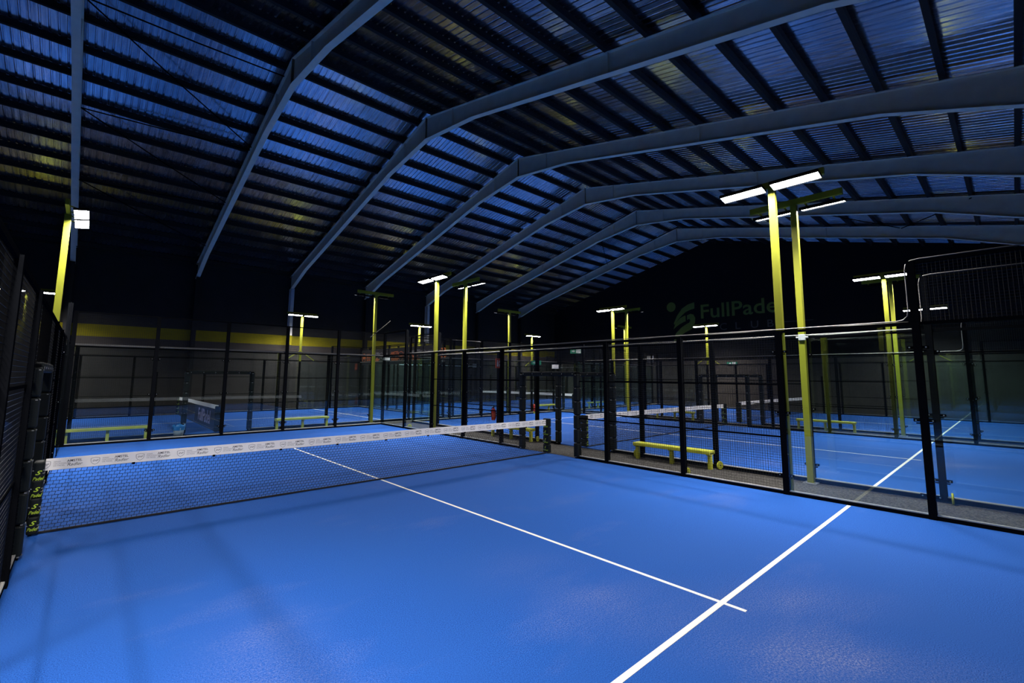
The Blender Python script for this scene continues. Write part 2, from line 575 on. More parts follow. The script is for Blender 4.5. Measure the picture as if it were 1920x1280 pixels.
rod(20.35, 9.5, 25.52, 12.5, 'brace rod near the gable on the left roof slope', g)

# wall logo on the gable
def on_gable(dx=0.012):
    return facing((XE - dx, 0, 0), (0, -1, 0))
lm = MB()
G = on_gable()
def gput(v, f):                     # (u,z) with u = -y
    lm.add([(p[0], p[1], 0) for p in v], f, G)
nseg = 24
gput([(-9.95 + 0.40 * math.cos(k * 2 * math.pi / nseg), 7.92 + 0.40 * math.sin(k * 2 * math.pi / nseg)) for k in range(nseg)], [tuple(range(nseg))])
def blade(a, b_):
    n_ = len(a)
    gput(a + b_, [(i, i + 1, n_ + i + 1, n_ + i) for i in range(n_ - 1)])
blade([(-9.75, 6.55), (-9.45, 7.15), (-9.0, 7.7), (-8.5, 7.98), (-7.95, 8.10)], [(-9.72, 6.40), (-9.25, 6.95), (-8.75, 7.35), (-8.4, 7.5), (-7.95, 7.60)])
blade([(-9.8, 6.05), (-9.6, 6.55), (-9.2, 6.92), (-8.85, 7.08), (-8.72, 7.1)], [(-9.8, 6.05), (-9.5, 6.28), (-9.2, 6.45), (-8.85, 6.6), (-8.72, 6.62)])
blade([(-8.6, 7.1), (-8.3, 7.2), (-8.05, 7.12), (-7.92, 6.85), (-7.95, 6.45), (-8.25, 5.95), (-8.8, 5.72), (-9.4, 5.35), (-9.9, 4.72)],
      [(-8.6, 6.72), (-8.45, 6.8), (-8.38, 6.76), (-8.34, 6.66), (-8.42, 6.5), (-8.7, 6.38), (-9.1, 6.15), (-9.6, 5.7), (-9.9, 4.72)])
v, f = text_geo('FullPadel', 1.55, 'LEFT', 0.0, 0.012)
lm.add([(p[0] * 1.10 - 7.55, p[1] + 6.75, 0) for p in v], f, G)
sg = put('wall_logo', lm.mesh('logo', LOGO), label='dull green painted club logo and name on the black gable wall', cat='logo')
lm2 = MB()
for ch, u in (('C', -6.05), ('L', -4.9), ('U', -3.8), ('B', -2.7)):
    v, f = text_geo(ch, 0.75, 'LEFT')
    lm2.add([(p[0] * 1.15 + u, p[1] + 5.72, 0) for p in v], f, G)
for u0, u1 in ((-7.9, -6.5), (-1.7, 0.2)):
    lm2.add([(u0, 5.97, 0), (u1, 5.97, 0), (u1, 6.01, 0), (u0, 6.01, 0)], [(0, 1, 2, 3)], G)
put('club_lettering', lm2.mesh('club', LOGOG), sg, label='faint grey word between two thin lines')

# ------------------------------------------------------------------ shared court parts
_cache = {}
def cached(key, fn):
    if key not in _cache:
        _cache[key] = fn()
    return _cache[key]

def wire_panel(l, h):
    def mk():
        m = MB()
        k = int(round(l / 0.05))
        for i in range(k + 1):
            yy = -l / 2 + l * i / k
            m.wire((0.003, yy, 0), (0.003, yy, h), 0.0024)
        k = int(round(h / 0.05))
        for i in range(k + 1):
            zz = h * i / k
            m.wire((-0.003, -l / 2, zz), (-0.003, l / 2, zz), 0.0024)
        return m.mesh('mesh_panel', WIRE)
    return cached(('wire', round(l, 3), round(h, 3)), mk)
def post_mesh(h):
    return cached(('post', h), lambda: MB().box((0, 0, h / 2), (0.10, 0.10, h)).box((0, 0, 0.006), (0.2, 0.2, 0.012)).mesh('post', BLK, 0.0))
def pane_mesh(l, h):
    return cached(('pane', round(l, 3), round(h, 3)), lambda: MB().box((0, 0, h / 2), (0.012, l, h)).mesh('glass_pane', GLASS))
def rail_mesh(l, s=0.04):
    return cached(('rail', round(l, 3), s), lambda: MB().box((0, 0, 0), (s, l, s)).mesh('rail', BLK))
def base_mesh(l):
    return cached(('base', round(l, 3)), lambda: MB().box((0, 0, 0.04), (0.06, l, 0.08)).mesh('base_rail', BLK))
def edge_mesh(l):
    return cached(('edge', round(l, 3)), lambda: MB().box((0.0, 0, 0.088), (0.062, l, 0.016)).mesh('edge_strip', KERB))
def clamp_mesh():
    return cached('clamp', lambda: MB().box((0, 0, 0), (0.05, 0.26, 0.045)).box((0, 0, -0.045), (0.04, 0.2, 0.02)).mesh('glass_clamp', BLK, 0.006))
def bolt_mesh():
    def mk():
        m = MB()
        m.lathe([(0.001, -0.034), (0.011, -0.034), (0.011, 0.034), (0.001, 0.034)], 8, Matrix.Rotation(math.pi / 2, 4, 'Y'))
        return m.mesh('bolt', BOLT)
    return cached('bolt', mk)

def clamps(t, v, ax_rot=0.0):
    for z in (0.36, 1.50, 2.64):
        c = put('glass_clamp', clamp_mesh(), t, (0, v, z))
        put('bolt', bolt_mesh(), c, (0, -0.1, 0))
        put('bolt', bolt_mesh(), c, (0, 0.1, 0))

def end_wall(label, cx, cy, rz, hw=(-5.0, 5.0)):
    """glass end wall, local Y along the wall"""
    t = thing('court_end_wall', label, 'glass wall', (cx, cy, FZ), rz, 'glass end walls of the courts')
    a, e = hw
    L = e - a
    us = [a] + [-3, -1, 1, 3] + [e]
    for u in us:
        put('post', post_mesh(4.03), t, (0, u, 0))
    for p, q in zip(us[:-1], us[1:]):
        put('glass_pane', pane_mesh(q - p - 0.02, 2.90), t, (-0.035, (p + q) / 2, 0.09))
        put('mesh_panel', wire_panel(q - p, 1.0), t, (0, (p + q) / 2, 3.02))
    for u in us[1:-1]:
        clamps(t, u)
    put('rail', cached(('trail', L), lambda: MB().box((0, 0, 0), (0.055, L, 0.05)).mesh('rail', RAILG)), t, (-0.052, (a + e) / 2, 3.025), label='grey rail along the top of the glass')
    put('rail', rail_mesh(L), t, (0, (a + e) / 2, 4.01))
    put('base_rail', base_mesh(L), t, (0, (a + e) / 2, 0))
    put('edge_strip', edge_mesh(L), t, (0, (a + e) / 2, 0), label='pale edging strip')
    return t

def arc_tube(z0, dz):
    """pale tube along the fence top that steps up at the raised ends"""
    pts = []
    def step(s):
        q = [(0, s * 7.76, z0), (0, s * 7.85, z0 + 0.02), (0, s * 7.91, z0 + 0.08), (0, s * 7.925, z0 + 0.2), (0, s * 7.925, z0 + dz - 0.16), (0, s * 7.94, z0 + dz - 0.07), (0, s * 8.0, z0 + dz - 0.015), (0, s * 8.1, z0 + dz), (0, s * 9.98, z0 + dz)]
        return q
    a = step(-1)[::-1] + [(0, v, z0 + 0.006 * math.sin(v * 2.3)) for v in (-6, -4, -2, 0, 2, 4, 6, 7.9)]
    n_ = step(1)
    return cached(('arc', z0, dz), lambda: (MB().tube(a, 0.009, 8).mesh('edge_tube', TUBE, 0, True), MB().tube(n_, 0.011, 8).mesh('edge_tube', BLK, 0, True),
                                            MB().tube(a, 0.011, 8).mesh('edge_tube', BLK, 0, True), MB().tube(n_, 0.014, 8).mesh('edge_tube', TUBE, 0, True)))

def side_fence(label, cx, cy, rz, x_inner=-0.035, pale=False):
    t = thing('court_side_fence', label, 'fence', (cx, cy, FZ), rz, 'side fences of the courts')
    pr = (0, 0, math.pi if x_inner > 0 else 0)
    for s in (-1, 1):
        for v, h in ((2, 3.03), (4, 3.03), (6, 3.03), (8, 4.03)):
            put('post', post_mesh(h), t, (0, s * v, 0))
        put('post', post_mesh(2.26), t, (0, s * 1.05, 0), label='gate post')
        for v in (9, 7):
            put('glass_pane', pane_mesh(1.98, 2.90), t, (x_inner, s * v, 0.09))
        put('mesh_panel', wire_panel(2.0, 1.0), t, (0, s * 9, 3.02), pr, label='raised mesh panel')
        for v in (3, 5):
            put('mesh_panel', wire_panel(2.0, 2.94), t, (0, s * v, 0.07), pr)
        put('mesh_panel', wire_panel(0.95, 2.94), t, (0, s * 1.525, 0.07), pr)
        for z in (1.05, 2.02):
            put('rail', rail_mesh(4.95, 0.03), t, (0, s * 3.525, z))
        put('base_rail', base_mesh(8.95), t, (0, s * 5.525, 0))
        put('edge_strip', edge_mesh(8.95), t, (0, s * 5.525, 0), label='pale edging strip')
        put('rail', rail_mesh(2.0), t, (0, s * 9, 4.01))
        clamps(t, s * 8)
        clamps(t, s * 6)
    put('mesh_panel', wire_panel(2.1, 0.74), t, (0, 0, 2.26), label='mesh panel above the gate')
    put('rail', rail_mesh(20.0, 0.05), t, (0, 0, 3.02))
    tp, tn, td, tq = arc_tube(3.07, 0.99)
    put('edge_tube', tp if pale is True else td, t, label='pale steel tube along the top' if pale is True else None)
    put('edge_tube', tq if pale == 'end' else tn, t, label='pale steel tube over the raised end' if pale == 'end' else None)
    return t

def pad_meshes():
    def jm():
        m = MB()
        for i in range(6):
            m.box((0, 0, 0.05 + i * 0.363 + 0.18), (0.15, 0.16, 0.352))
        return m.mesh('jamb_pad', PAD, 0.025)
    def lace():
        m = MB()
        for i in range(7):
            m.box((0.0, 0, 0.06 + i * 0.355), (0.158, 0.05, 0.012))
            m.box((0.05, 0, 0.06 + i * 0.355), (0.02, 0.168, 0.012))
        return m.mesh('lacing', BOLT)
    def lm_():
        m = MB()
        for i in range(5):
            m.box((0, -1.0 + 0.2 + i * 0.4, 0), (0.15, 0.39, 0.13))
        return m.mesh('lintel_pad', PAD, 0.025)
    def ll():
        m = MB()
        for i in range(6):
            m.box((0, -0.95 + i * 0.38, -0.0), (0.158, 0.014, 0.03))
        return m.mesh('lacing', BOLT)
    return cached('pads', lambda: (jm(), lace(), lm_(), ll()))

def gate_frame(label, cx, cy, rz):
    J, LA, LI, LL = pad_meshes()
    t = thing('padded_gate_frame', label, 'gate frame', (cx, cy, FZ), rz, 'padded gate openings')
    for s in (-1, 1):
        j = put('jamb_pad', J, t, (0, s * 1.05, 0))
        put('lacing', LA, j, label='bright lacing clips')
    li = put('lintel_pad', LI, t, (0, 0, 2.22))
    put('lacing', LL, li, label='bright lacing clips')
    return t

# ---- nets
def net_geo(z_top_fn, z_hem, L=9.86):
    m = MB()
    wd, rows = 0.060, 17
    cols = int(L / wd)
    for r in range(rows + 1):
        pts = []
        for i in range(0, cols + 1, 6):
            xx = -L / 2 + i * wd
            zt = z_top_fn(xx)
            z = z_hem + (zt - z_hem) * r / rows
            pts.append((xx, 0.004 * math.sin(xx * 3 + r), z))
        for p, q in zip(pts[:-1], pts[1:]):
            m.wire(p, q, 0.0036)
    for r in range(rows):
        for i in range(cols):
            xx = -L / 2 + (i + (0.5 if r % 2 else 0.0)) * wd
            zt = z_top_fn(xx)
            za, zb = (z_hem + (zt - z_hem) * k / rows for k in (r, r + 1))
            yy = 0.004 * math.sin(xx * 3 + r)
            m.wire((xx, yy, za), (xx + 0.008, yy, zb), 0.0036)
    return m

def band_top(x):
    return 0.975 - 0.02 * (1 - abs(x) / 5.0) ** 1.5 - (0.055 * max(0, (x - 1.0)) / 4.0)
BH = 0.155
def strip(fn_hi, fn_lo, th, L, n_=40):
    m = MB()
    for i in range(n_ + 1):
        xx = -L / 2 + L * i / n_
        for z in (fn_lo(xx), fn_hi(xx)):
            for y in (-th, th):
                m.v.append((xx, y, z))
    for i in range(n_):
        a, b_ = i * 4, i * 4 + 4
        m.f += [(a, b_, b_ + 2, a + 2), (a + 1, a + 3, b_ + 3, b_ + 1), (a + 2, b_ + 2, b_ + 3, a + 3), (a, a + 1, b_ + 1, b_)]
    m.f += [(0, 2, 3, 1), tuple(n_ * 4 + k for k in (0, 1, 3, 2))]
    return m

def band_print(y, fine=True):
    """repeated sponsor print on the face of the net band that looks to -y"""
    blk, gry = MB(), MB()
    u = -4.93
    while u < 4.6:
        zc = band_top(u + 0.2) - BH / 2
        def at(px, pz, geo, dst, s=1.0):
            v, f = geo
            dst.add([(p[0] * s + px, p[1] * s + pz, 0) for p in v], f, facing((0, y, 0), (1, 0, 0)))
        at(u, zc, shield(0.105, 0.008), blk)
        at(u, zc - 0.010, text_geo('SNP', 0.036, 'CENTER', 0.2), blk)
        for k, s_ in enumerate(('SERIES', 'NACIONALES', 'DE PADEL')):
            at(u + 0.075, zc + 0.020 - k * 0.026, text_geo(s_, 0.026), gry)
        at(u + 0.285, zc + 0.016, text_geo('AMSTEL', 0.044, 'CENTER', 0, 0.01), blk)
        at(u + 0.285, zc - 0.038, text_geo('Radler', 0.058, 'CENTER', 0.35), blk)
        u += 0.5
    return blk.mesh('sponsor_print', INK), gry.mesh('sponsor_print', GREYINK)

def net_post_pad():
    def mk():
        m = MB()
        for i in range(4):
            m.box((0, 0, 0.02 + 0.235 * i + 0.117), (0.11, 0.22, 0.228))
        return m.mesh('post_pad', PAD, 0.022)
    def cl():
        m = MB()
        for i in range(4):
            m.box((0, -0.1, 0.14 + i * 0.235), (0.118, 0.012, 0.012))
            m.box((0.05, -0.06, 0.10 + i * 0.235), (0.02, 0.11, 0.01))
        return m.mesh('lacing', BOLT)
    def pr():
        m = MB()
        for i in range(4):
            F = facing((0.0, -0.1125, 0.79 - i * 0.215), (1, 0, 0))
            v, f = text_geo('S', 0.075, 'CENTER', 0.4, 0.02)
            m.add([(p[0] * 1.3 - 0.01, p[1], 0) for p in v], f, F)
            v, f = text_geo('Padel', 0.062, 'CENTER', 0.3, 0.01)
            m.add([(p[0] * 0.75 + 0.0, p[1] - 0.07, 0) for p in v], f, F)
            F = facing((0.0565, 0.0, 0.79 - i * 0.215), (0, 1, 0))
            v, f = text_geo('S', 0.075, 'CENTER', 0.4, 0.02)
            m.add([(p[0] * 1.3 - 0.03, p[1], 0) for p in v], f, F)
            v, f = text_geo('FullPadel', 0.062, 'CENTER', 0.3, 0.01)
            m.add([(p[0] * 0.75, p[1] - 0.07, 0) for p in v], f, F)
        return m.mesh('pad_print', PADG)
    return cached('npp', lambda: (mk(), cl(), pr()))

def hook_mesh():
    m = MB()
    u = -4.0
    while u < 4.8:
        m.box((u, -0.008, band_top(u) - BH - 0.008), (0.035, 0.014, 0.03))
        u += 1.02
    return m.mesh('strap_tab', BLK)

def make_net(label, cx, cy, rz, detail=True):
    t = thing('padel_net', label, 'net', (cx, cy, 0), rz, 'court nets')
    bt = lambda x: band_top(x) - BH
    put('net_mesh', cached('net', lambda: net_geo(bt, 0.012).mesh('net_mesh', NETC)), t)
    bd = put('top_band', cached('band', lambda: strip(band_top, bt, 0.006, 9.86).mesh('top_band', BAND)), t, label='white fabric band along the top of the net')
    if detail:
        p1, p2 = cached('bprint', lambda: band_print(-0.0075))
        put('sponsor_print', p1, bd, label='black shields and brewery lettering on the band')
        put('sponsor_print', p2, bd, label='small grey lettering on the band')
        put('strap_tab', cached('tabs', hook_mesh), bd, label='small black tabs under the band')
    put('bottom_cord', cached('hem', lambda: strip(lambda x: 0.03, lambda x: 0.004, 0.012, 9.86).mesh('bottom_cord', NETC)), t)
    P_, L_, T_ = net_post_pad()
    for s in (-1, 1):
        po = put('net_post', P_, t, (s * 4.985, 0, FZ + 0.02), (0, 0, 0 if s < 0 else math.pi))
        put('lacing', L_, po, label='bright lacing clips')
        put('pad_print', T_, po, label='yellow-green printed logo')
    return t

# ---- courts
def line_mesh():
    m = MB()
    hw = 0.0275
    def q(x0, y0, x1, y1):
        m.box(((x0 + x1) / 2, (y0 + y1) / 2, 0.0), (abs(x1 - x0), abs(y1 - y0), 0.004))
    for s in (-1, 1):
        q(-4.97, s * 6.95 - hw, 4.97, s * 6.95 + hw)
        q(-0.021, s * 0.02, 0.021, s * (6.95 - hw))
        q(-0.021, s * (6.95 + hw), 0.021, s * 7.17)
    return m.mesh('line_marking', WHITE)
def court(name_label, cx, cy, rz, hx=(-5.0, 5.0)):
    t = put('court_turf', MB().box(((hx[0] + hx[1]) / 2, 0, FZ / 2), (hx[1] - hx[0], 20.0, -FZ)).mesh('court_turf', TURF), None, (cx, cy, 0), (0, 0, rz), name_label, 'court', 'blue turf courts', 'structure')
    put('line_marking', cached('lines', line_mesh), t, (0, 0, 0.001), label='white court lines')
    return t

H = math.pi / 2
UA, UB = -5.08, 5.04
court('nearest blue court, filling the foreground', 0, 0, 0, (UA, UB))
BX, CX = 11.64, 23.25
DX = -11.7
court('blue court on the left, barely seen through the left fence', DX, 0, 0)
court('blue court beyond the right-hand fence', BX, 0, 0)
court('third blue court across, before the gable wall', CX, 0, 0)
EX, FX_, EY = -0.9, 19.6, 16.25
court('blue court behind the far glass, below the yellow stripe', EX, EY, H)
court('far blue court beside it toward the gable wall', FX_, EY, H)

side_fence('black mesh side fence close at the left edge of the picture', UA, 0, 0, 0.035)
side_fence('black mesh and glass side fence along the right of the nearest court', UB, 0, 0, -0.035, True)
side_fence('mesh side fence beyond the left-edge fence, across the left walkway', DX + 5.0, 0, 0)
end_wall('glass end wall across the far end of the nearest court', 0, 10.0, -H, (-5.0, 5.08))
side_fence('mesh side fence just behind the bench with the yellow disc', BX - 5.0, 0, 0, 0.035, True)
side_fence('mesh side fence on the far side of the court beyond the right-hand fence', BX + 5.0, 0, 0, -0.035, True)
end_wall('glass end wall of the court beyond the right-hand fence', BX, 10.0, -H)
side_fence('mesh side fence on the near side of the court before the gable', CX - 5.0, 0, 0, 0.035)
side_fence('mesh side fence next to the gable wall', CX + 5.0, 0, 0)
end_wall('glass end wall of the court before the gable', CX, 10.0, -H)
side_fence('mesh side fence behind the two yellow benches beyond the far glass', EX, EY - 5.0, H, 0.035)
side_fence('mesh side fence along the wall with the yellow stripe', EX, EY + 5.0, H, -0.035)
end_wall('glass end wall under the black banner with orange print', EX + 10.0, EY, 0)
side_fence('mesh side fence along the walkway of the farthest court', FX_, EY - 5.0, H, 0.035, 'end')
side_fence('mesh side fence of the farthest court beside the back wall', FX_, EY + 5.0, H, -0.035)
end_wall('glass end wall of the farthest court, just past the banner', FX_ - 10.0 + 0.12, EY, 0)
end_wall('glass end wall of the farthest court by the gable', FX_ + 10.0, EY, 0)

gate_frame('black padded gate frame in the fence at the left edge', UA, 0, 0)
gate_frame('black padded gate frame at the right end of the nearest net', UB, 0, 0)
gate_frame('padded gate frame across the walkway from the nearest net', BX - 5.0, 0, 0)
gate_frame('padded gate frame on the far side of the court at right', BX + 5.0, 0, 0)
gate_frame('padded gate frame into the court before the gable', CX - 5.0, 0, 0)
gate_frame('padded gate frame beside the waste bin with the blue bag', EX, EY - 5.0, H)
gate_frame('padded gate frame into the farthest court', FX_, EY - 5.0, H)

make_net('net across the nearest court with sponsor print on its white band', 0, 0, 0)
make_net('net of the court beyond the right-hand fence', BX, 0, 0)
make_net('net of the court before the gable wall', CX, 0, 0)
ne = make_net('net seen end on behind the far glass, with a navy banner', EX, EY, H, False)
make_net('net of the farthest court, a thin white line', FX_, EY, H, False)
# navy banner on the end-on net: its face looks to -x (local +y)
bm_ = MB().box((-2.3, 0.012, 0.42), (4.4, 0.008, 0.72))
bn = put('net_banner', bm_.mesh('net_banner', NAVY), ne, label='navy banner hung on the net')
v, f = text_geo('FullPadel', 0.72, 'CENTER', 0, 0.02)
pm_ = MB().add([(p[0] * 1.05, p[1], 0) for p in v], f, facing((-2.3, 0.0175, 0.2), (-1, 0, 0)))
put('banner_print', pm_.mesh('banner_print', LILAC), bn, label='pale lilac lettering')

# ------------------------------------------------------------------ floodlight poles
TILT = math.radians(10)
def lamp_parts():
    po = MB().box((0, 0, 2.96), (0.12, 0.12, 5.92)).mesh('pole', YEL, 0.008)
    pl = MB().box((0, 0, 0.008), (0.32, 0.24, 0.016))
    for sx in (-0.12, 0.12):
        for sy in (-0.085, 0.085):
            pl.lathe([(0.016, 0.016), (0.016, 0.034), (0.004, 0.038)], 8, Matrix.Translation((sx, sy, 0)))
    arm = MB().box((0, 0, 5.985), (0.07, 1.80, 0.13))
    for s in (-1, 1):
        for q in (0.2, 0.72):
            arm.bar((0.02, s * q, 5.95), (0.22, s * q, 5.90), 0.035, 0.02)
    R_ = Matrix.Translation((0.24, 0, 5.86)) @ Matrix.Rotation(-TILT, 4, 'Y')
    hd, ld = MB(), MB()
    hd.box((0, 0, 0.022), (0.27, 0.82, 0.030), R_)
    for s in (-1, 1):
        hd.box((0, s * 0.406, -0.006), (0.27, 0.008, 0.03), R_)
    hd.box((-0.131, 0, -0.012), (0.008, 0.82, 0.045), R_)
    hd.box((0.131, 0, -0.012), (0.008, 0.82, 0.045), R_)
    ld.box((0, 0, -0.010), (0.250, 0.80, 0.010), R_)
    return po, pl.mesh('base_plate', BOLT), arm.mesh('cross_arm', YEL), hd.mesh('floodlight', BLK), ld.mesh('led_panel', LEDM)
PO, PL, ARM, HD, LD = lamp_parts()
LIGHT = bpy.data.lights.new('floodlight_light', 'AREA')
LIGHT.shape = 'RECTANGLE'
LIGHT.size, LIGHT.size_y = 0.24, 0.79
LIGHT.energy = LAMP_W
LIGHT.spread = LAMP_SPREAD
LIGHT.color = (1.0, 0.955, 0.90)
PO2 = MB().box((0, 0, 4.46), (0.12, 0.12, 2.92)).mesh('pole', YEL, 0.008)
BR = MB()
for s in (-1, 1):
    BR.bar((0, s * 0.05, 3.62), (0, s * 0.85, 3.06), 0.045, 0.045)
BR.box((0, 0, 3.6), (0.16, 0.16, 0.08))
BR = BR.mesh('brace', YEL)
def lamp(x, y, rz, label, short=False):
    """head reaches to local +x"""
    t = thing('floodlight_pole', label, 'light pole', (x, y, FZ), rz, 'yellow-green floodlight poles')
    put('pole', PO2 if short else PO, t)
    if short:
        put('brace', BR, t, label='slanting brace legs standing on the fence top')
    else:
        put('base_plate', PL, t)
    put('cross_arm', ARM, t)
    for s in (-1, 1):
        h = put('floodlight', HD, t, (0, s * 0.475, 0))
        put('led_panel', LD, h, label='glowing LED panel')
        al = bpy.data.objects.new('floodlight_light', LIGHT)
        C.objects.link(al)
        al.parent = h
        al.matrix_local = Matrix.Translation((0.24, 0, 5.86)) @ Matrix.Rotation(-TILT, 4, 'Y') @ Matrix.Translation((0, 0, -0.018))
o_ = 0.13
lamp(UA - 0.17, 6, 0, 'floodlight pole at the left edge, its two lamps seen end on')
lamp(UA - 0.17, -6, 0, 'floodlight pole out of frame beside the left fence')
lamp(DX + 5.0 + o_, -6, math.pi, 'out-of-frame floodlight pole of the left court, nearer the camera')
lamp(DX + 5.0 + o_, 6, math.pi, 'floodlight pole of the left court, hidden past the left edge')
lamp(UB + o_, -6, math.pi, 'tallest-looking floodlight pole with the brightest pair of lamps')
lamp(UB + o_ - 0.02, 6, math.pi, 'floodlight pole at the far right corner of the nearest court')
lamp(BX - 5.0 - 0.12, -6, 0, 'floodlight pole just right of the brightest one, lamps turned away')
lamp(BX - 5.0 - 0.12, 6, 0, 'floodlight pole with tilted lamps next to the fire extinguisher')
lamp(BX + 5.0 + o_, -6, math.pi, 'floodlight pole at right, its bright lamps left of the bent tube')
lamp(BX + 5.0 + o_, 6, math.pi, 'left one of the pair of poles standing left of the wall logo')
lamp(CX - 5.0 - o_, -6, 0, 'floodlight pole hiding close behind the pole at right')
lamp(CX - 5.0 - o_, 6, 0, 'right one of the pair of poles standing left of the wall logo')
lamp(CX + 5.0 + o_, -6, math.pi, 'floodlight by the gable, seen through the bent tube frame', True)
lamp(CX + 5.0 + o_, 6, math.pi, 'floodlight on a short braced pole below the wall logo', True)
lamp(EX + 6, EY - 5.0 - o_, H, 'floodlight pole beyond the far glass with unlit back toward us')
lamp(EX - 6, EY + 5.0, -H, 'floodlight on the striped wall side, cut by the left fence', True)
lamp(EX + 6, EY + 5.0, -H, 'floodlight on a short braced pole before the bright patch of yellow stripe', True)
lamp(FX_ - 6, EY - 5.0 - o_, H, 'floodlight pole of the farthest court with its dark back toward us')
lamp(FX_ + 6, EY - 5.0 - o_, H, 'floodlight pole of the farthest court close to the gable')
lamp(FX_ - 6, EY + 5.0, -H, 'floodlight above the black banner with orange print', True)
lamp(FX_ + 6, EY + 5.0, -H, 'smallest floodlight, at the far corner of the hall', True)

# ------------------------------------------------------------------ benches
def bench_parts():
    s = MB().box((0, 0, 0.405), (0.30, 2.05, 0.05)).box((-0.13, 0, 0.37), (0.04, 2.05, 0.035)).box((0.13, 0, 0.37), (0.04, 2.05, 0.035)).mesh('seat', BENCH, 0.006)
    l = MB().box((0, 0, 0.17), (0.09, 0.085, 0.34)).box((0, 0, 0.345), (0.24, 0.085, 0.03)).mesh('leg', BENCH, 0.006)
    return s, l
BS, BL = bench_parts()
def bench(x, y, rz, label):
    t = thing('bench', label, 'bench', (x, y, FZ), rz, 'yellow-green benches')
    put('seat', BS, t)
    for v in (-0.97, 0.0, 0.97):
        put('leg', BL, t, (0, v, 0.0))
bench(6.32, -3.02, 0, 'yellow-green bench in the walkway behind the right-hand mesh fence')
bench(6.32, 2.95, 0, 'yellow-green bench behind the net, left of the padded gate')
bench(-3.98, 10.93, H, 'yellow-green bench beyond the far glass, near its left corner')
bench(2.0, 10.83, H, 'yellow-green bench beyond the far glass, right of the end-on net')
bench(17.75, -3.6, 0, 'yellow-green bench two walkways away, at right behind the pole')
bench(17.75, 3.0, 0, 'yellow-green bench two walkways away, behind the second net')
bench(16.6, 10.75, H, 'small distant yellow-green bench seen through the gate')
bench(21.6, 10.75, H, 'farthest yellow-green bench in the walkway before the gable')

# ------------------------------------------------------------------ round discs at post feet
dm = MB().lathe([(0.02, -0.016), (0.085, -0.016), (0.095, -0.008), (0.095, 0.008), (0.085, 0.016), (0.02, 0.016)], 24, Matrix.Rotation(H, 4, 'X'))
hub = MB().lathe([(0.003, -0.022), (0.018, -0.022), (0.018, 0.022), (0.003, 0.022)], 10, Matrix.Rotation(H, 4, 'X'))
for k in range(6):
    a = k * math.pi / 3
    for s in (-1, 1):
        hub.box((0.05 * math.cos(a), s * 0.0165, 0.05 * math.sin(a)), (0.012, 0.002, 0.012))
dmesh, hmesh = dm.mesh('base_disc', BENCH), hub.mesh('hub', INK)
def disc(x, y, rz, label):
    o = put('base_disc', dmesh, None, (x, y, FZ + 0.095), (0, 0, rz), label, 'disc', 'yellow-green discs at the fence posts')
    put('hub', hmesh, o, label='dark hub and dots')
disc(5.20, -4.0, 0.0, 'yellow-green round disc at the foot of the near fence post by the bench')
disc(6.50, -4.14, -0.33, 'yellow-green round disc beside the right end of the bench')
disc(6.50, -1.86, 0.2, 'yellow-green round disc beside the left end of the bench')
disc(6.52, -8.12, 0.10, 'thin-looking yellow-green disc on the post behind the glass at right')
disc(6.50, 1.84, 0.3, 'greenish round disc at the bench left of the padded gate')
disc(5.20, 7.85, 0.0, 'yellow-green round disc at the far corner, just above the net')
disc(6.50, 8.1, 0.0, 'small yellow-green disc at the far corner across the walkway')
disc(14.45, 9.88, 0.3, 'tiny yellow-green disc below the distant red extinguisher')

# ------------------------------------------------------------------ bin
t = thing('waste_bin', 'grey waste bin with a blue bag, behind the far glass', 'bin', (-2.12, 10.85, FZ))
put('bin_body', MB().lathe([(0.005, 0.0), (0.13, 0.0), (0.17, 0.36), (0.165, 0.36), (0.125, 0.012), (0.005, 0.012)], 18).mesh('bin_body', BINM, 0, True), t)
bg = []
for k, (r, z) in enumerate(((0.166, 0.22), (0.172, 0.36), (0.185, 0.40), (0.183, 0.35), (0.18, 0.30))):
    bg.append((r, z))
mbg = MB()
nn = 18
for r, z in bg:
    for k in range(nn):
        q = r + 0.016 * math.sin(k * 2.4 + z * 9)
        mbg.v.append((q * math.cos(k * 2 * math.pi / nn), q * math.sin(k * 2 * math.pi / nn), z + 0.035 * math.sin(k * 1.9) * (1 if z > 0.36 or z < 0.33 and r > 0.18 else 0)))
mbg.f = [(i * nn + k, i * nn + (k + 1) % nn, (i + 1) * nn + (k + 1) % nn, (i + 1) * nn + k) for i in range(len(bg) - 1) for k in range(nn)]
put('bin_bag', mbg.mesh('bin_bag', BLUEBAG, 0, True), t, label='blue plastic bag folded over the rim')

# ------------------------------------------------------------------ fire extinguishers and signs
def extinguisher(x, y, z, label):
    t = thing('fire_extinguisher', label, 'fire extinguisher', (x, y, z), 0, 'red fire extinguishers')
    put('cylinder', MB().lathe([(0.01, 0.0), (0.07, 0.0), (0.078, 0.02), (0.078, 0.34), (0.06, 0.40), (0.03, 0.43), (0.03, 0.45), (0.01, 0.45)], 18).mesh('cylinder', RED, 0, True), t)
    v_ = MB().box((0, 0, 0.465), (0.04, 0.04, 0.04)).bar((0, 0, 0.49), (0.10, 0.0, 0.52), 0.02, 0.012).bar((0, 0, 0.475), (0.10, 0.0, 0.47), 0.02, 0.012)
    put('valve_handle', v_.mesh('valve_handle', BLK), t)
    put('hose', MB().tube([(-0.02, 0, 0.465), (-0.09, 0, 0.45), (-0.105, 0, 0.36), (-0.1, 0, 0.2), (-0.095, 0, 0.12)], 0.012, 6).mesh('hose', BLK), t)
    put('label_band', MB().lathe([(0.0785, 0.12), (0.0795, 0.12), (0.0795, 0.26), (0.0785, 0.26)], 18).mesh('label_band', REDS), t)
    put('bracket', MB().box((0.085, 0, 0.2), (0.02, 0.08, 0.3)).mesh('bracket', BLK), t)
extinguisher(6.51, 4.13, 0.52, 'red fire extinguisher on the fence post above the nearest net')
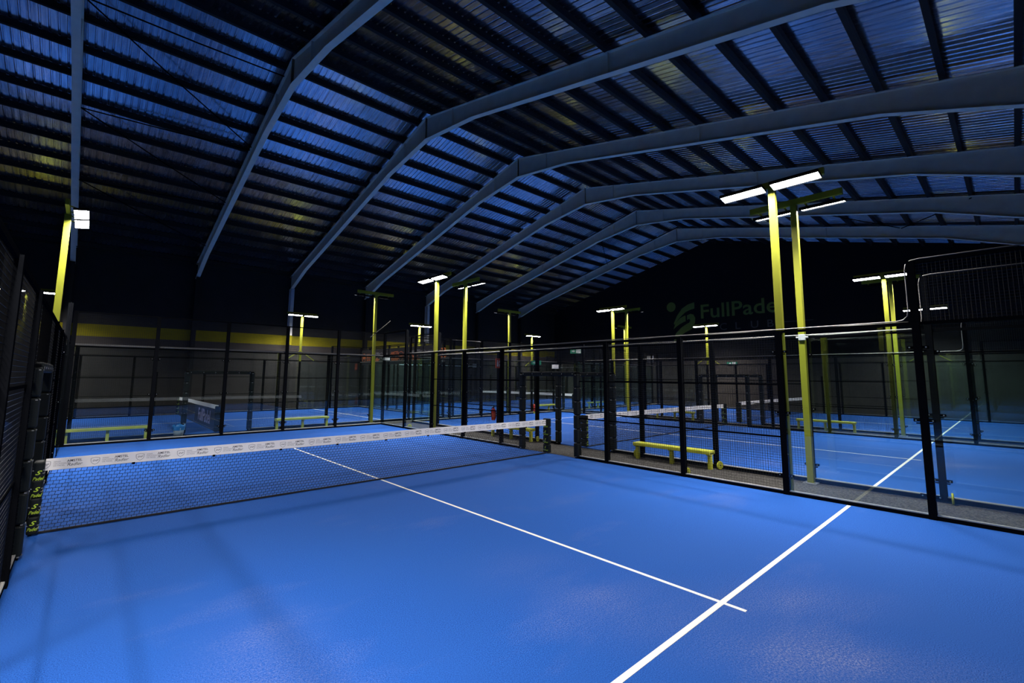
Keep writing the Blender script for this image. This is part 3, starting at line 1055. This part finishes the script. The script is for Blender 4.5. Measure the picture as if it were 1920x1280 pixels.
extinguisher(14.46, 9.90, 0.10, 'small distant red fire extinguisher seen beside the padded gate')

def sign(name, label, loc, rz, w_, h_, m, build):
    o = put(name, MB().box((0, 0, 0), (w_, 0.02, h_)).mesh(name, m, 0.003), None, loc, (0, 0, rz), label, 'sign')
    g_ = MB()
    build(g_)
    put('pictogram', g_.mesh('pictogram', WHT), o, label='white pictogram')
    return o
def pic_ext(g_):
    F = facing((0, -0.0115, 0), (1, 0, 0))
    for q in ((-0.08, -0.12, -0.01, 0.06), (-0.065, 0.07, -0.025, 0.12), (0.03, -0.12, 0.10, -0.02), (0.03, 0.02, 0.10, 0.10)):
        g_.add([(q[0], q[1], 0), (q[2], q[1], 0), (q[2], q[3], 0), (q[0], q[3], 0)], [(0, 1, 2, 3)], F)
sign('extinguisher_sign', 'red sign with white pictogram high on the fence post over the nearest net', (6.555, 3.93, 2.60), 0.0, 0.26, 0.36, REDS, pic_ext)
def pic_exit(s):
    def fn(g_):
        F = facing((0, -0.0115, 0), (1, 0, 0))
        v, f = text_geo('EXIT', 0.15 * s, 'LEFT', 0, 0.01)
        g_.add([(p[0] - 0.03 * s, p[1] - 0.055 * s, 0) for p in v], f, F)
        g_.add([(-0.22 * s, -0.02 * s, 0), (-0.14 * s, -0.08 * s, 0), (-0.14 * s, 0.04 * s, 0)], [(0, 1, 2)], F)
    return fn
def pic_plain(g_):
    F = facing((0, -0.0115, 0), (1, 0, 0))
    g_.add([(-0.20, -0.02, 0), (-0.10, -0.02, 0), (-0.10, -0.055, 0), (-0.03, 0, 0), (-0.10, 0.055, 0), (-0.10, 0.02, 0), (-0.20, 0.02, 0)], [(0, 1, 2, 3, 4, 5, 6)], F)
def pic_arrow(s):
    def fn(g_):
        F = facing((0, -0.0115, 0), (1, 0, 0))
        g_.add([(0.02 * s, -0.11 * s, 0), (0.31 * s, -0.11 * s, 0), (0.31 * s, 0.11 * s, 0), (0.02 * s, 0.11 * s, 0)], [(0, 1, 2, 3)], F)
        g_.add([(-0.24 * s, -0.04 * s, 0), (-0.14 * s, -0.04 * s, 0), (-0.14 * s, -0.09 * s, 0), (-0.05 * s, 0, 0), (-0.14 * s, 0.09 * s, 0), (-0.14 * s, 0.04 * s, 0), (-0.24 * s, 0.04 * s, 0)], [(0, 1, 2, 3, 4, 5, 6)], F)
    return fn
sign('exit_sign', 'green exit sign on a dark post behind the padded gate', (BX + 3.0, 9.92, 2.92), -0.55, 0.60, 0.24, GRNS, pic_plain)
sign('exit_sign', 'pale exit sign with a green end on top of a dark post', (CX - 5.0, 9.92, 3.74), -0.6, 0.72, 0.30, GRNS, pic_arrow(1.05))
sign('exit_sign', 'small green exit sign on the gable wall right of the short lamp pole', (XE - 0.05, 5.2, 3.17), -H, 0.75, 0.24, GRNS, pic_arrow(0.85))
def notice(x, y, z, rz, w_, h_, label):
    o = put('notice', MB().box((0, 0, 0), (w_, 0.02, h_)).mesh('notice', WHT, 0.002), None, (x, y, z), (0, 0, rz), label, 'notice')
    g_ = MB()
    for k in range(3):
        g_.box((0, -0.0105, h_ * (0.25 - 0.25 * k)), (w_ * 0.7, 0.003, h_ * 0.08))
    put('print', g_.mesh('print', GREYINK), o, label='lines of grey print')
notice(16.3, 9.92, 2.72, -0.5, 0.42, 0.24, 'small white notice on a post just above the padded gate')
notice(XE - 0.03, 12.0, 3.65, -H, 0.62, 0.55, 'white notice on the gable wall between the lamp pole pair and braced lamp')
notice(EX + 6.05, 9.93, 2.86, -0.3, 0.28, 0.12, 'white label on the corner post of the far glass')
# twin emergency light on the striped wall
t = thing('emergency_light', 'pair of small white emergency lamps on the far wall', 'emergency light', (19.77, YN - 0.06, 3.02), 0)
put('battery_box', MB().box((0, 0, -0.16), (0.36, 0.1, 0.16)).mesh('battery_box', BLK), t)
for s in (-1, 1):
    put('lamp_head', MB().box((s * 0.42, -0.06, 0.0), (0.40, 0.12, 0.30)).mesh('lamp_head', WHT, 0.02), t)

# ------------------------------------------------------------------ orange banner on the end wall of the far-left court
bx = EX + 10.0 - 0.03
t = thing('sponsor_banner', 'black banner with orange and grey sponsor print above the far glass', 'banner', (bx, EY, 0), 0)
put('banner_cloth', MB().box((0, 0, 3.30), (0.012, 9.7, 0.98)).mesh('banner_cloth', DARKBAN), t)
om, gm = MB(), MB()
F = facing((-0.008, 0, 0), (0, -1, 0))
u = -4.5
k = 0
while u < 4.4:
    def at(px, pz, geo, dst):
        v, f = geo
        dst.add([(p[0] + px, p[1] + pz, 0) for p in v], f, F)
    at(u, 3.28, shield(0.62, 0.05), om if k % 2 == 0 else gm)
    at(u, 3.20, text_geo('FEP', 0.22, 'CENTER', 0.1, 0.01), om if k % 2 == 0 else gm)
    for q, s_ in enumerate(('SERIES', 'NACIONALES', 'DE PADEL')):
        at(u + 0.45, 3.42 - q * 0.17, text_geo(s_, 0.16), gm if k % 2 else om)
    at(u + 1.75, 3.38, text_geo('AMSTEL', 0.30, 'CENTER', 0, 0.012), om if k % 2 else gm)
    at(u + 1.75, 3.02, text_geo('Radler', 0.36, 'CENTER', 0.35, 0.01), om)
    u += 2.5
    k += 1
put('banner_print', om.mesh('banner_print', ORANGE), t, label='orange lettering and shields')
put('banner_print', gm.mesh('banner_print', SILVINK), t, label='grey lettering and shields')

# ------------------------------------------------------------------ cables along the right-hand fence
m = MB()
for off, zz in ((0.07, 3.02), (0.09, 3.045)):
    m.tube([(UB + off, -7.9 + 0.5 * k, zz + 0.008 * math.sin(k * 1.3 + off * 40)) for k in range(33)], 0.006, 6)
put('cable', m.mesh('cable', TUBE, 0, True), label='pale cables tied along the top of the right-hand fence', cat='cable')
m = MB().tube([(BX - 5.06, -7.9 + 0.5 * k, 3.03 + 0.01 * math.sin(k * 1.7)) for k in range(33)], 0.008, 6)
put('cable', m.mesh('cable', TUBE, 0, True), label='pale cable along the second fence top, entering the white junction box', cat='cable')
t = thing('junction_box', 'white junction box on the floodlight pole right of the brightest one', 'box', (BX - 5.20, -6.02, 2.98), 0)
put('box_body', MB().box((0, 0, 0), (0.05, 0.13, 0.13)).mesh('box_body', WHT, 0.01), t)
m = MB()
for s in (-1, 1):
    m.lathe([(0.004, 0), (0.02, 0), (0.02, 0.05), (0.004, 0.05)], 8, Matrix.Translation((0, s * 0.06, 0)) @ Matrix.Rotation(-s * H, 4, 'X'))
put('cable_gland', m.mesh('cable_gland', WHT), t)

# pale trunking on the far wall and a loose strut by the end-wall pole
m = MB().box((16.9, YN - 0.03, 2.97), (8.2, 0.06, 0.07))
for k in range(5):
    m.box((12.9 + 2 * k, YN - 0.03, 2.97), (0.03, 0.07, 0.10))
put('cable_trunking', m.mesh('cable_trunking', WHT), label='pale cable trunking along the far wall behind the farthest court', cat='trunking')
m = MB().tube([(4.85, 11.0, 3.86), (5.85, 11.02, 4.72)], 0.016, 6)
put('strut', m.mesh('strut', PURL), label='thin slanting strut at the light pole beyond the far glass', cat='strut')
